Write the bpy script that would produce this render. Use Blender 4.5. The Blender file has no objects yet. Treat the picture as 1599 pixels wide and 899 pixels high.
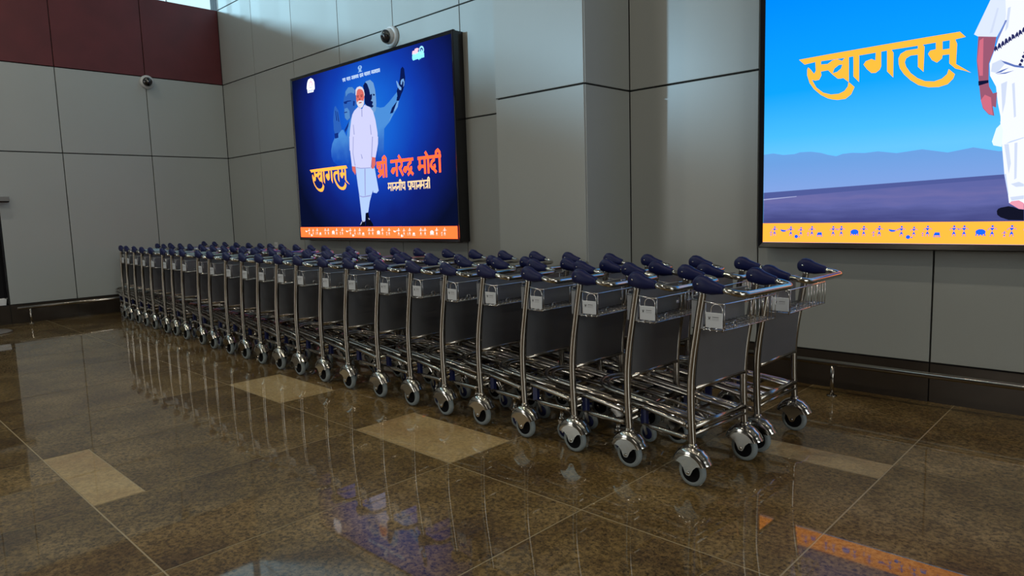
import bpy, bmesh, math, random
from mathutils import Vector, Matrix, geometry

random.seed(7)
SC = bpy.context.scene
COL = SC.collection

# ------------------------------------------------------------------ camera
FPX, IW, IH, CAMH = 1070.15, 1599, 899, 1.40
CR = Vector((0.7219, 0.6914, -0.0297))
CU = Vector((-0.0571, 0.1022, 0.9931))
CF = Vector((-0.6897, 0.7152, -0.1132))
CR.normalize(); CF.normalize(); CU = CR.cross(CF).normalized()
CAM = Vector((0, 0, CAMH))
cd = bpy.data.cameras.new('camera')
cam = bpy.data.objects.new('camera', cd); COL.objects.link(cam)
cd.sensor_width = 36.0; cd.sensor_fit = 'HORIZONTAL'
cd.lens = FPX * 36.0 / IW
cd.clip_start = 0.05; cd.clip_end = 200
M = Matrix((CR, CU, -CF)).transposed().to_4x4(); M.translation = CAM
cam.matrix_world = M
SC.camera = cam

# ------------------------------------------------------------------ view / world / lights
SC.view_settings.view_transform = 'Standard'
SC.view_settings.look = 'None'
SC.view_settings.gamma = 1.0
SC.view_settings.use_curve_mapping = False
SC.view_settings.exposure = 0.0

w = bpy.data.worlds.new('daylight'); SC.world = w; w.use_nodes = True
bg = w.node_tree.nodes['Background']
bg.inputs['Color'].default_value = (0.66, 0.90, 1.0, 1); bg.inputs['Strength'].default_value = 1.25

def sun(name, d, strength, angle, col):
    l = bpy.data.lights.new(name, 'SUN'); l.energy = strength; l.angle = math.radians(angle); l.color = col
    o = bpy.data.objects.new(name, l); COL.objects.link(o)
    o.rotation_euler = Vector(d).to_track_quat('-Z', 'Y').to_euler()
    return o
def area(name, loc, d, sx, sy, power, col):
    l = bpy.data.lights.new(name, 'AREA'); l.shape = 'RECTANGLE'; l.size = sx; l.size_y = sy; l.energy = power; l.color = col
    o = bpy.data.objects.new(name, l); COL.objects.link(o); o.location = loc
    o.rotation_euler = Vector(d).to_track_quat('-Z', 'Y').to_euler()
    return o
o = area('assumed_outside_light', (-14.9, -14.0, 5.83), (-0.09, 1.0, -0.05), 1.0, 0.11, 3300, (0.47, 0.77, 1.0)); o.data.spread = math.radians(80)  # assumed light outside the clerestory, spread narrowed so the wall light fades rightward
area('right_fill_light', (7.9, 0.5, 3.2), (-1, 0.12, -0.12), 8.0, 3.6, 430, (0.92, 0.98, 0.97))  # added fill light from the right; wall_right itself is closed
area('left_fill_light', (-11.6, -8.7, 2.6), (0.6, 1, -0.08), 3.6, 3.6, 245, (0.97, 0.97, 0.93))  # assumed fill light from behind left; wall_left is solid here, no window built
area('front_fill_light', (-3.5, -10.9, 3.0), (-0.25, 1, -0.12), 6.0, 3.0, 60, (1.0, 0.95, 0.86))  # added warm fill from behind the camera; wall_front has no opening
for lx, ly in ((-9.6, 1.3), (-6.4, 1.3), (-3.2, 1.3), (0.2, 1.3), (-9.6, -2.2), (-6.4, -2.2), (-3.2, -2.2), (0.2, -2.2), (3.4, 1.3)):
    area('assumed_downlight', (lx, ly, 6.93), (0, 0, -1), 0.18, 0.18, 34, (1.0, 0.88, 0.70))  # assumed ceiling lights out of view, added for fill and chrome sparkle

# ------------------------------------------------------------------ materials
def s2l(c):
    c = c / 255.0
    return c / 12.92 if c <= 0.04045 else ((c + 0.055) / 1.055) ** 2.4
def rgb(r, g, b): return (s2l(r), s2l(g), s2l(b), 1)
def newmat(name):
    m = bpy.data.materials.new(name); m.use_nodes = True
    nt = m.node_tree
    return m, nt, nt.nodes['Principled BSDF']
def mat(name, col, rough=0.5, metal=0.0, coat=0.0, bump=0.0, bscale=60, var=0.0, vscale=4.0, spec=0.5):
    m, nt, b = newmat(name)
    b.inputs['Base Color'].default_value = col
    b.inputs['Roughness'].default_value = rough; b.inputs['Metallic'].default_value = metal
    b.inputs['Coat Weight'].default_value = coat
    b.inputs['Specular IOR Level'].default_value = spec
    tc = nt.nodes.new('ShaderNodeTexCoord')
    if var > 0:
        n = nt.nodes.new('ShaderNodeTexNoise'); n.inputs['Scale'].default_value = vscale; n.inputs['Detail'].default_value = 5
        nt.links.new(tc.outputs['Object'], n.inputs['Vector'])
        mx = nt.nodes.new('ShaderNodeMix'); mx.data_type = 'RGBA'
        mx.inputs[6].default_value = tuple(c * (1 - var) for c in col[:3]) + (1,)
        mx.inputs[7].default_value = tuple(min(1, c * (1 + var)) for c in col[:3]) + (1,)
        nt.links.new(n.outputs['Fac'], mx.inputs[0]); nt.links.new(mx.outputs[2], b.inputs['Base Color'])
    if bump > 0:
        n2 = nt.nodes.new('ShaderNodeTexNoise'); n2.inputs['Scale'].default_value = bscale; n2.inputs['Detail'].default_value = 3
        nt.links.new(tc.outputs['Object'], n2.inputs['Vector'])
        bp = nt.nodes.new('ShaderNodeBump'); bp.inputs['Strength'].default_value = bump; bp.inputs['Distance'].default_value = 0.01
        nt.links.new(n2.outputs['Fac'], bp.inputs['Height']); nt.links.new(bp.outputs['Normal'], b.inputs['Normal'])
    return m
def emi(name, lin, strength=1.0):
    m = bpy.data.materials.new(name); m.use_nodes = True; nt = m.node_tree; nt.nodes.clear()
    e = nt.nodes.new('ShaderNodeEmission'); o = nt.nodes.new('ShaderNodeOutputMaterial')
    e.inputs['Color'].default_value = tuple(lin[:3]) + (1,); e.inputs['Strength'].default_value = strength
    nt.links.new(e.outputs[0], o.inputs[0])
    return m
_ec = {}
def E(r, g, b, gain=1.0):
    k = (r, g, b, gain)
    if k not in _ec:
        _ec[k] = emi('screen_colour', rgb(r, g, b), gain)
    return _ec[k]

PANEL = mat('grey_composite_panel', (0.31, 0.325, 0.31, 1), 0.34, 0.0, var=0.05, vscale=1.2, bump=0.015, bscale=3, spec=0.6)
PANELL = mat('lightened_grey_composite_panel', (0.40, 0.43, 0.425, 1), 0.38, 0.0, var=0.05, vscale=1.2, bump=0.015, bscale=3, spec=0.5)  # wall_left panels: base colour lightened to make up for weaker fill light
JOINT = mat('black_joint_sealant', (0.012, 0.012, 0.013, 1), 0.7)
RED = mat('dark_red_panel', (0.11, 0.016, 0.02, 1), 0.5, var=0.35, vscale=3)
SKIRT = mat('polished_dark_skirting', (0.05, 0.04, 0.032, 1), 0.16, 0.35, var=0.25, vscale=6)
CHROME = mat('chrome_steel', (0.36, 0.33, 0.29, 1), 0.18, 1.0, var=0.06, vscale=9)
CHROMEB = mat('bright_chrome', (0.47, 0.45, 0.41, 1), 0.13, 1.0)
WIRE = mat('steel_wire', (0.62, 0.60, 0.57, 1), 0.2, 1.0)
SHEET = mat('satin_steel_sheet', (0.19, 0.193, 0.205, 1), 0.45, 0.6, var=0.12, vscale=5)
INNER = mat('brushed_basket_sheet', (0.21, 0.217, 0.23, 1), 0.45, 0.5, var=0.1, vscale=6)
NAVY = mat('navy_moulded_plastic', (0.006, 0.010, 0.066, 1), 0.42, spec=0.28, bump=0.03, bscale=90)
BLUEP = mat('blue_plastic', (0.006, 0.012, 0.075, 1), 0.4, var=0.1)
TYRE = mat('grey_rubber_tyre', (0.24, 0.275, 0.28, 1), 0.6, var=0.12, vscale=20)
HUB = mat('black_plastic_hub', (0.007, 0.007, 0.008, 1), 0.75, var=0.1, spec=0.1)
LABELP = mat('frosted_label_plate', (0.60, 0.63, 0.67, 1), 0.35, var=0.06, vscale=12)
PRINT = mat('dark_print', (0.05, 0.05, 0.06, 1), 0.6)
FRAME = mat('black_gloss_frame', (0.006, 0.006, 0.008, 1), 0.22, coat=0.4)
WHITEP = mat('white_plastic', (0.55, 0.56, 0.56, 1), 0.35, var=0.04)
LENS = mat('dark_dome_lens', (0.004, 0.004, 0.006, 1), 0.06, coat=1.0)
CEIL = mat('ceiling_white', (0.32, 0.32, 0.31, 1), 0.7, var=0.05)
FARWALL = mat('far_wall_grey', (0.16, 0.15, 0.14, 1), 0.6, var=0.1)
DARK = mat('dark_recess', (0.010, 0.010, 0.012, 1), 0.6, spec=0.15)
GREEN = mat('green_leaf', (0.03, 0.16, 0.025, 1), 0.5, var=0.4, vscale=10)

def granite(name, base, dark, light, speck, cloud):
    m, nt, b = newmat(name)
    N = nt.nodes.new; L = nt.links.new
    tc = N('ShaderNodeTexCoord')
    at = N('ShaderNodeAttribute'); at.attribute_name = 'tint'
    n1 = N('ShaderNodeTexNoise'); n1.inputs['Scale'].default_value = 1.7; n1.inputs['Detail'].default_value = 7; n1.inputs['Roughness'].default_value = 0.62
    n2 = N('ShaderNodeTexNoise'); n2.inputs['Scale'].default_value = 48; n2.inputs['Detail'].default_value = 3; n2.inputs['Roughness'].default_value = 0.7
    n3 = N('ShaderNodeTexNoise'); n3.inputs['Scale'].default_value = 85; n3.inputs['Detail'].default_value = 2
    vm = N('ShaderNodeVectorMath'); vm.operation = 'ADD'
    cmb = N('ShaderNodeCombineXYZ')
    ml = N('ShaderNodeMath'); ml.operation = 'MULTIPLY'; ml.inputs[1].default_value = 37.0
    L(at.outputs['Fac'], ml.inputs[0]); L(ml.outputs[0], cmb.inputs[2])
    L(tc.outputs['Object'], vm.inputs[0]); L(cmb.outputs[0], vm.inputs[1])
    for n in (n1, n2, n3): L(vm.outputs[0], n.inputs['Vector'])
    r1 = N('ShaderNodeValToRGB')
    r1.color_ramp.elements[0].position = 0.5 - cloud; r1.color_ramp.elements[0].color = dark
    r1.color_ramp.elements[1].position = 0.5 + cloud; r1.color_ramp.elements[1].color = light
    e = r1.color_ramp.elements.new(0.5); e.color = base
    L(n1.outputs['Fac'], r1.inputs[0])
    r2 = N('ShaderNodeValToRGB')
    r2.color_ramp.elements[0].position = 0.36; r2.color_ramp.elements[0].color = (1 - speck, 1 - speck, 1 - speck, 1)
    r2.color_ramp.elements[1].position = 0.62; r2.color_ramp.elements[1].color = (1.25, 1.22, 1.15, 1)
    L(n2.outputs['Fac'], r2.inputs[0])
    r3 = N('ShaderNodeValToRGB')
    r3.color_ramp.elements[0].position = 0.34; r3.color_ramp.elements[0].color = (1 - speck, 1 - speck, 1 - speck, 1)
    r3.color_ramp.elements[1].position = 0.42; r3.color_ramp.elements[1].color = (1, 1, 1, 1)
    L(n3.outputs['Fac'], r3.inputs[0])
    m1 = N('ShaderNodeMix'); m1.data_type = 'RGBA'; m1.blend_type = 'MULTIPLY'; m1.inputs[0].default_value = 1
    m2 = N('ShaderNodeMix'); m2.data_type = 'RGBA'; m2.blend_type = 'MULTIPLY'; m2.inputs[0].default_value = 1
    L(r1.outputs[0], m1.inputs[6]); L(r2.outputs[0], m1.inputs[7])
    L(m1.outputs[2], m2.inputs[6]); L(r3.outputs[0], m2.inputs[7])
    # tint of the single slab
    mr = N('ShaderNodeMapRange'); mr.inputs[3].default_value = 0.9; mr.inputs[4].default_value = 1.1
    L(at.outputs['Fac'], mr.inputs[0])
    sc = N('ShaderNodeVectorMath'); sc.operation = 'SCALE'
    L(m2.outputs[2], sc.inputs[0]); L(mr.outputs[0], sc.inputs['Scale'])
    L(sc.outputs[0], b.inputs['Base Color'])
    b.inputs['Roughness'].default_value = 0.35
    b.inputs['Specular IOR Level'].default_value = 0.12
    b.inputs['Coat Weight'].default_value = 1.0; b.inputs['Coat Roughness'].default_value = 0.035; b.inputs['Coat IOR'].default_value = 1.39
    n4 = N('ShaderNodeTexNoise'); n4.inputs['Scale'].default_value = 2.5; n4.inputs['Detail'].default_value = 4
    L(tc.outputs['Object'], n4.inputs['Vector'])
    mr2 = N('ShaderNodeMapRange'); mr2.inputs[1].default_value = 0.35; mr2.inputs[2].default_value = 0.7; mr2.inputs[3].default_value = 0.012; mr2.inputs[4].default_value = 0.05
    L(n4.outputs['Fac'], mr2.inputs[0]); L(mr2.outputs[0], b.inputs['Coat Roughness'])
    return m
GRAN = granite('brown_granite', (0.19, 0.126, 0.046, 1), (0.10, 0.060, 0.022, 1), (0.29, 0.205, 0.092, 1), 0.62, 0.17)
BEIGE = granite('beige_stone_inlay', (0.42, 0.31, 0.15, 1), (0.31, 0.19, 0.085, 1), (0.50, 0.39, 0.21, 1), 0.16, 0.2)
GROUT = mat('pale_grout', (0.40, 0.32, 0.18, 1), 0.4, coat=0.5)

# ------------------------------------------------------------------ mesh helpers
class MB:
    def __init__(s): s.v = []; s.f = []; s.mi = []; s.sm = []
    def add(s, vs, fs, smooth=False, mi=0):
        o = len(s.v); s.v += [tuple(v) for v in vs]
        for f in fs: s.f.append(tuple(i + o for i in f)); s.mi.append(mi); s.sm.append(smooth)
        return s
    def box(s, x0, x1, y0, y1, z0, z1, mi=0):
        vs = [(x, y, z) for x in (x0, x1) for y in (y0, y1) for z in (z0, z1)]
        return s.add(vs, [(0, 1, 3, 2), (4, 6, 7, 5), (0, 4, 5, 1), (2, 3, 7, 6), (0, 2, 6, 4), (1, 5, 7, 3)], mi=mi)
    def slab(s, x0, x1, y0, y1, z0, z1, c=0.004, axis='y', mi=0):
        """box with chamfered edges on the face that looks along -axis"""
        if axis == 'y':
            vs = [(x0, y1, z0), (x1, y1, z0), (x1, y1, z1), (x0, y1, z1),
                  (x0, y0 + c, z0), (x1, y0 + c, z0), (x1, y0 + c, z1), (x0, y0 + c, z1),
                  (x0 + c, y0, z0 + c), (x1 - c, y0, z0 + c), (x1 - c, y0, z1 - c), (x0 + c, y0, z1 - c)]
        else:  # face looks along +x
            vs = [(x0, y0, z0), (x0, y1, z0), (x0, y1, z1), (x0, y0, z1),
                  (x1 - c, y0, z0), (x1 - c, y1, z0), (x1 - c, y1, z1), (x1 - c, y0, z1),
                  (x1, y0 + c, z0 + c), (x1, y1 - c, z0 + c), (x1, y1 - c, z1 - c), (x1, y0 + c, z1 - c)]
        fs = [(8, 9, 10, 11)] + [(4 + i, 4 + (i + 1) % 4, 8 + (i + 1) % 4, 8 + i) for i in range(4)] + \
             [(i, (i + 1) % 4, 4 + (i + 1) % 4, 4 + i) for i in range(4)] + [(3, 2, 1, 0)]
        return s.add(vs, fs, mi=mi)
    def tube(s, pts, r, n=10, closed=False, cap=True, rad=None, mi=0):
        P = [Vector(p) for p in pts]; m = len(P)
        T = []
        for i in range(m):
            if closed: t = P[(i + 1) % m] - P[i - 1]
            else: t = P[min(i + 1, m - 1)] - P[max(i - 1, 0)]
            T.append(t.normalized())
        ref = Vector((0, 0, 1)) if abs(T[0].z) < 0.9 else Vector((0, 1, 0))
        nrm = (ref - T[0] * ref.dot(T[0])).normalized()
        vs = []
        for i in range(m):
            nrm = (nrm - T[i] * nrm.dot(T[i])).normalized(); bn = T[i].cross(nrm)
            rr = rad[i] if rad else r
            for k in range(n):
                a = 2 * math.pi * k / n
                vs.append(P[i] + (nrm * math.cos(a) + bn * math.sin(a)) * rr)
        fs = []
        for i in range(m if closed else m - 1):
            j = (i + 1) % m
            for k in range(n):
                k2 = (k + 1) % n
                fs.append((i * n + k, i * n + k2, j * n + k2, j * n + k))
        s.add(vs, fs, True, mi)
        if cap and not closed:
            o = len(s.v) - m * n
            s.f.append(tuple(o + k for k in range(n))[::-1]); s.mi.append(mi); s.sm.append(False)
            s.f.append(tuple(o + (m - 1) * n + k for k in range(n))); s.mi.append(mi); s.sm.append(False)
        return s
    def lathe(s, c, prof, axis='z', n=24, mi=0, smooth=True, dirv=None):
        """prof: (radius, along) pairs"""
        c = Vector(c)
        ax = Vector(dirv).normalized() if dirv else {'x': Vector((1, 0, 0)), 'y': Vector((0, 1, 0)), 'z': Vector((0, 0, 1))}[axis]
        u = ax.orthogonal().normalized(); v = ax.cross(u)
        vs = []
        for (r, a) in prof:
            for k in range(n):
                t = 2 * math.pi * k / n
                vs.append(c + ax * a + (u * math.cos(t) + v * math.sin(t)) * r)
        fs = []
        for i in range(len(prof) - 1):
            for k in range(n):
                k2 = (k + 1) % n
                fs.append((i * n + k, i * n + k2, (i + 1) * n + k2, (i + 1) * n + k))
        fs.append(tuple(range(n))[::-1]); fs.append(tuple((len(prof) - 1) * n + k for k in range(n)))
        return s.add(vs, fs, smooth, mi)
    def build(s, name, mats, parent=None, link=True):
        me = bpy.data.meshes.new(name); me.from_pydata([tuple(v) for v in s.v], [], s.f)
        for m in (mats if isinstance(mats, (list, tuple)) else [mats]): me.materials.append(m)
        me.polygons.foreach_set('material_index', s.mi); me.polygons.foreach_set('use_smooth', s.sm)
        bm = bmesh.new(); bm.from_mesh(me); bmesh.ops.recalc_face_normals(bm, faces=bm.faces); bm.to_mesh(me); bm.free()
        me.update()
        o = bpy.data.objects.new(name, me); COL.objects.link(o)
        if parent is not None: o.parent = parent
        return o
def tag(o, label=None, cat=None, group=None, kind=None):
    if label: o['label'] = label
    if cat: o['category'] = cat
    if group: o['group'] = group
    if kind: o['kind'] = kind
    return o
def empty(name, loc=(0, 0, 0), rz=0.0):
    o = bpy.data.objects.new(name, None); COL.objects.link(o); o.location = loc; o.rotation_euler = (0, 0, rz)
    o.empty_display_size = 0.1
    return o
def arc(c, r, a0, a1, n, f):
    return [f(c[0] + r * math.cos(a0 + (a1 - a0) * i / n), c[1] + r * math.sin(a0 + (a1 - a0) * i / n)) for i in range(n + 1)]

# ------------------------------------------------------------------ setting
XL, YW, YP = -11.784, 5.285, 4.629
XR, YF, ZC = 8.0, -11.0, 7.0
ZB, Z2, Z1, Z0 = 0.272, 2.4206, 3.6475, 4.87
G = 0.007  # half joint width

# floor: slabs laid out along the two joint directions
def floor():
    xs = [-12.4, -11.5, -10.55, -9.6, -8.65, -7.7, -6.65, -5.70, -4.79, -3.785, -2.845, -1.915, -0.99, -0.05, 0.9, 1.85, 2.8, 3.75, 4.7, 5.65, 6.6, 7.55, 8.5]
    ys = [-11.5, -9.8, -8.25, -6.7, -5.2, -3.7, -2.18, -0.64, 0.885, 2.408, 3.885, 5.5]
    inl = [(-4.79, -3.785, 0.885, 1.125), (-3.785, -2.845, 2.408, 2.89), (-5.70, -4.79, 2.408, 2.875), (-1.915, -0.99, 3.65, 3.885)]
    rects = []
    for i in range(len(xs) - 1):
        for j in range(len(ys) - 1):
            x0, x1, y0, y1 = xs[i], xs[i + 1], ys[j], ys[j + 1]
            cut = None
            for q in inl:
                if abs(q[0] - x0) < .02 and abs(q[1] - x1) < .02 and q[2] >= y0 - .01 and q[3] <= y1 + .01: cut = q
            if cut:
                rects.append((x0, x1, cut[2], cut[3], 1))
                if cut[2] > y0 + .01: rects.append((x0, x1, y0, cut[2], 0))
                if cut[3] < y1 - .01: rects.append((x0, x1, cut[3], y1, 0))
            elif y0 > 3.8 and x0 > -1.2:
                rects.append((x0, x1, y0, 4.345, 0)); rects.append((x0, x1, 4.345, y1, 0))
            elif abs(x0 + 4.79) < .01 and y0 < 1:
                rects.append((x0, -4.31, y0, y1, 0)); rects.append((-4.31, x1, y0, y1, 0))
            else: rects.append((x0, x1, y0, y1, 0))
    mb = MB(); tint = []
    g = 0.0036
    rnd = random.Random(3)
    mb.add([(-12.4, -11.5, -0.0012), (8.5, -11.5, -0.0012), (8.5, 5.5, -0.0012), (-12.4, 5.5, -0.0012)], [(0, 1, 2, 3)], mi=2); tint.append(0.5)
    for (x0, x1, y0, y1, k) in rects:
        mb.add([(x0 + g, y0 + g, 0), (x1 - g, y0 + g, 0), (x1 - g, y1 - g, 0), (x0 + g, y1 - g, 0)], [(0, 1, 2, 3)], mi=k)
        tint.append(rnd.random())
    mb.add([(-12.4, -11.5, -0.1), (8.5, -11.5, -0.1), (8.5, 5.5, -0.1), (-12.4, 5.5, -0.1)], [(3, 2, 1, 0)], mi=2); tint.append(0.5)
    o = mb.build('floor', [GRAN, BEIGE, GROUT])
    a = o.data.attributes.new('tint', 'FLOAT', 'FACE')
    a.data.foreach_set('value', tint)
    for p in o.data.polygons:
        if p.normal.z < 0: p.flip()
    tag(o, kind='structure')
floor()

def panels_y(mb, xs, zs, y, depth=0.03, mi=0):
    for i in range(len(xs) - 1):
        for j in range(len(zs) - 1):
            mb.slab(xs[i] + G * .8, xs[i + 1] - G * .8, y, y + depth, zs[j] + G, zs[j + 1] - G, 0.003, 'y', mi)
# back wall (the long panelled wall with the screens)
mb = MB()
mb.box(XL - .3, XR, YW + 0.022, YW + 0.25, 0, ZC, 1)
panels_y(mb, [XL, -10.606, -9.393, -8.18, -6.98, -5.775, -4.60], [ZB, Z2, Z1, Z0, 6.1, ZC], YW)
panels_y(mb, [-3.5655, -2.369, -1.145, 0.07, 1.29, 2.5, 3.72, 4.94, 6.16, 7.4, XR], [ZB, Z2, Z1, Z0, 6.1, ZC], YW)
tag(mb.build('wall_back', [PANEL, JOINT]), kind='structure')
# the shallow pier on that wall
mb = MB()
mb.box(-4.59, -3.585, YP + .022, YW + .03, 0, ZC, 1)
panels_y(mb, [-4.607, -3.567], [ZB, Z2, ZC], YP)
for z0, z1 in ((ZB, Z2), (Z2, ZC)):
    mb.slab(-3.595, -3.562, YP + G + .004, YW - G, z0 + G, z1 - G, 0.003, 'x')
    mb.box(-4.607, -4.585, YP + G + .004, YW - .002, z0 + G, z1 - G)
tag(mb.build('wall_pier', [PANEL, JOINT]), kind='structure')
# left wall, grey below and red above, with a clerestory over it
ysl = [-11.0, -9.4, -8.2, -7.0, -5.8, -4.55, -3.32, -2.1, -0.87, 0.36]
mb = MB()
DY0, DY1 = 0.6, 2.0     # doorway
mb.box(XL - .25, XL - .022, DY1, YW + .25, 0, Z0, 1)
mb.box(XL - .25, XL - .022, YF, DY0, 0, Z0, 1)
mb.box(XL - .25, XL - .022, DY0, DY1, 2.35, Z0, 1)
yl = [DY1, 2.831, 4.057, YW]
def panels_x(mb, ys, zs, mi=0):
    for i in range(len(ys) - 1):
        for j in range(len(zs) - 1):
            mb.slab(XL - .03, XL, ys[i] + G * .8, ys[i + 1] - G * .8, zs[j] + G, zs[j + 1] - G, 0.003, 'x', mi)
panels_x(mb, yl, [ZB, Z2, Z1])
panels_x(mb, [0.6, 1.604, 2.831], [Z2, Z1]) if False else None
panels_x(mb, [0.36, 1.604, 2.0], [Z2, Z1])
panels_x(mb, ysl, [ZB, Z2, Z1])
panels_x(mb, ysl + [1.604, 2.831, 4.057, YW], [Z1, Z0], 2)
tag(mb.build('wall_left', [PANELL, JOINT, RED]), kind='structure')

# clerestory glazing over the red band
GLASS, nt, b = newmat('clear_glass')
nt.nodes.clear()
tr = nt.nodes.new('ShaderNodeBsdfTransparent'); tr.inputs[0].default_value = (0.95, 0.98, 0.98, 1)
gl = nt.nodes.new('ShaderNodeBsdfGlossy'); gl.inputs['Roughness'].default_value = 0.02
mx = nt.nodes.new('ShaderNodeMixShader'); mx.inputs[0].default_value = 0.06
om = nt.nodes.new('ShaderNodeOutputMaterial')
nt.links.new(tr.outputs[0], mx.inputs[1]); nt.links.new(gl.outputs[0], mx.inputs[2]); nt.links.new(mx.outputs[0], om.inputs[0])
mb = MB()
mb.box(XL - .10, XL - .09, YF, YW, Z0, ZC)
gw = mb.build('window_1', [GLASS]); tag(gw, kind='structure')
mb = MB()
for y in [-10.5, -8.5, -6.5, -4.3, -2.1, 0.1, 2.3, 4.5]:
    mb.box(XL - .115, XL - .075, y - .012, y + .012, Z0, ZC)
tag(mb.build('window_frame', [mat('pale_mullion', (0.6, 0.63, 0.64, 1), 0.4)], gw))

# other walls, ceiling
mb = MB(); mb.box(XL - .3, XR + .25, YF - .25, YW + .3, ZC, ZC + .2); tag(mb.build('ceiling', [CEIL]), kind='structure')
mb = MB(); mb.box(XR, XR + .25, YF, YW, 0, ZC); tag(mb.build('wall_right', [FARWALL]), kind='structure')
mb = MB(); mb.box(XL - .25, XR, YF - .25, YF, 0, ZC); tag(mb.build('wall_front', [FARWALL]), kind='structure')

# skirtings (dark polished)
def skirt(name, rects):
    mb = MB()
    for r in rects: mb.box(*r)
    tag(mb.build(name, [SKIRT]), kind='structure')
SKD = 0.004
skirt('baseboard_back', [(a + .004, b_ - .004, YW + SKD, YW + .022, 0, ZB - .004) for a, b_ in zip([XL, -9.393, -6.98, -3.545, -1.145, 1.29, 3.72, 6.16], [-9.393, -6.98, -4.60, -1.145, 1.29, 3.72, 6.16, XR])])
skirt('baseboard_pier', [(-4.60, -3.572, YP + SKD, YP + .022, 0, ZB - .004), (-3.585, -3.572, YP + .022, YW, 0, ZB - .004), (-4.60, -4.59, YP + .022, YW, 0, ZB - .004)])
skirt('baseboard_left', [(XL - .022, XL - SKD, a + .004, b_ - .004, 0, ZB - .004) for a, b_ in ((0.6, 2.0), (2.0, 2.831), (2.831, 4.057), (4.057, YW), (-11, 0.6))])

# dark glazed recess at the far left
d = MB(); d.box(XL - .24, XL - .22, DY0, DY1, ZB, 2.35)
do = d.build('window_2', [DARK]); tag(do, kind='structure')
d = MB()
d.box(XL - .22, XL - .01, DY1 - .02, DY1, ZB, 2.35); d.box(XL - .22, XL - .01, DY0, DY0 + .03, ZB, 2.35); d.box(XL - .22, XL - .01, DY0, DY1, 2.32, 2.35)
d.box(XL - .24, XL - .012, DY0, DY1, 0, ZB + .004)
d.build('window_frame', [FRAME], do)

# ------------------------------------------------------------------ bumper rails
def rail(pts, legs, label):
    t = empty('bumper_rail', (legs[0][0], legs[0][1], 0))
    loc = Vector(t.location)
    m = MB(); m.tube([Vector(p) - loc for p in pts], 0.021, 12); m.build('rail', [CHROME], t)
    for (lx, ly) in legs:
        m = MB(); q = Vector((lx, ly, 0)) - loc
        m.tube([q + Vector((0, 0, 0.0)), q + Vector((0, 0, .23))], 0.014, 10)
        m.lathe(q, [(0.035, 0), (0.035, 0.006), (0.016, 0.012)], 'z', 16)
        m.build('rail_leg', [CHROME], t)
    tag(t, label, 'rail', 'bumper rails along the walls')
rail([(-3.35, 5.05, .24), (6.0, 5.05, .24)], [(-1.70, 5.05), (0.74, 5.05), (3.2, 5.05)], 'long polished steel bumper rail on legs below the large blue-sky screen')
rail([(-11.62, 2.05, .235), (-11.62, 5.0, .235)], [(-11.62, 2.2), (-11.62, 4.7)], 'short polished steel bumper rail along the wall with the red band')

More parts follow.
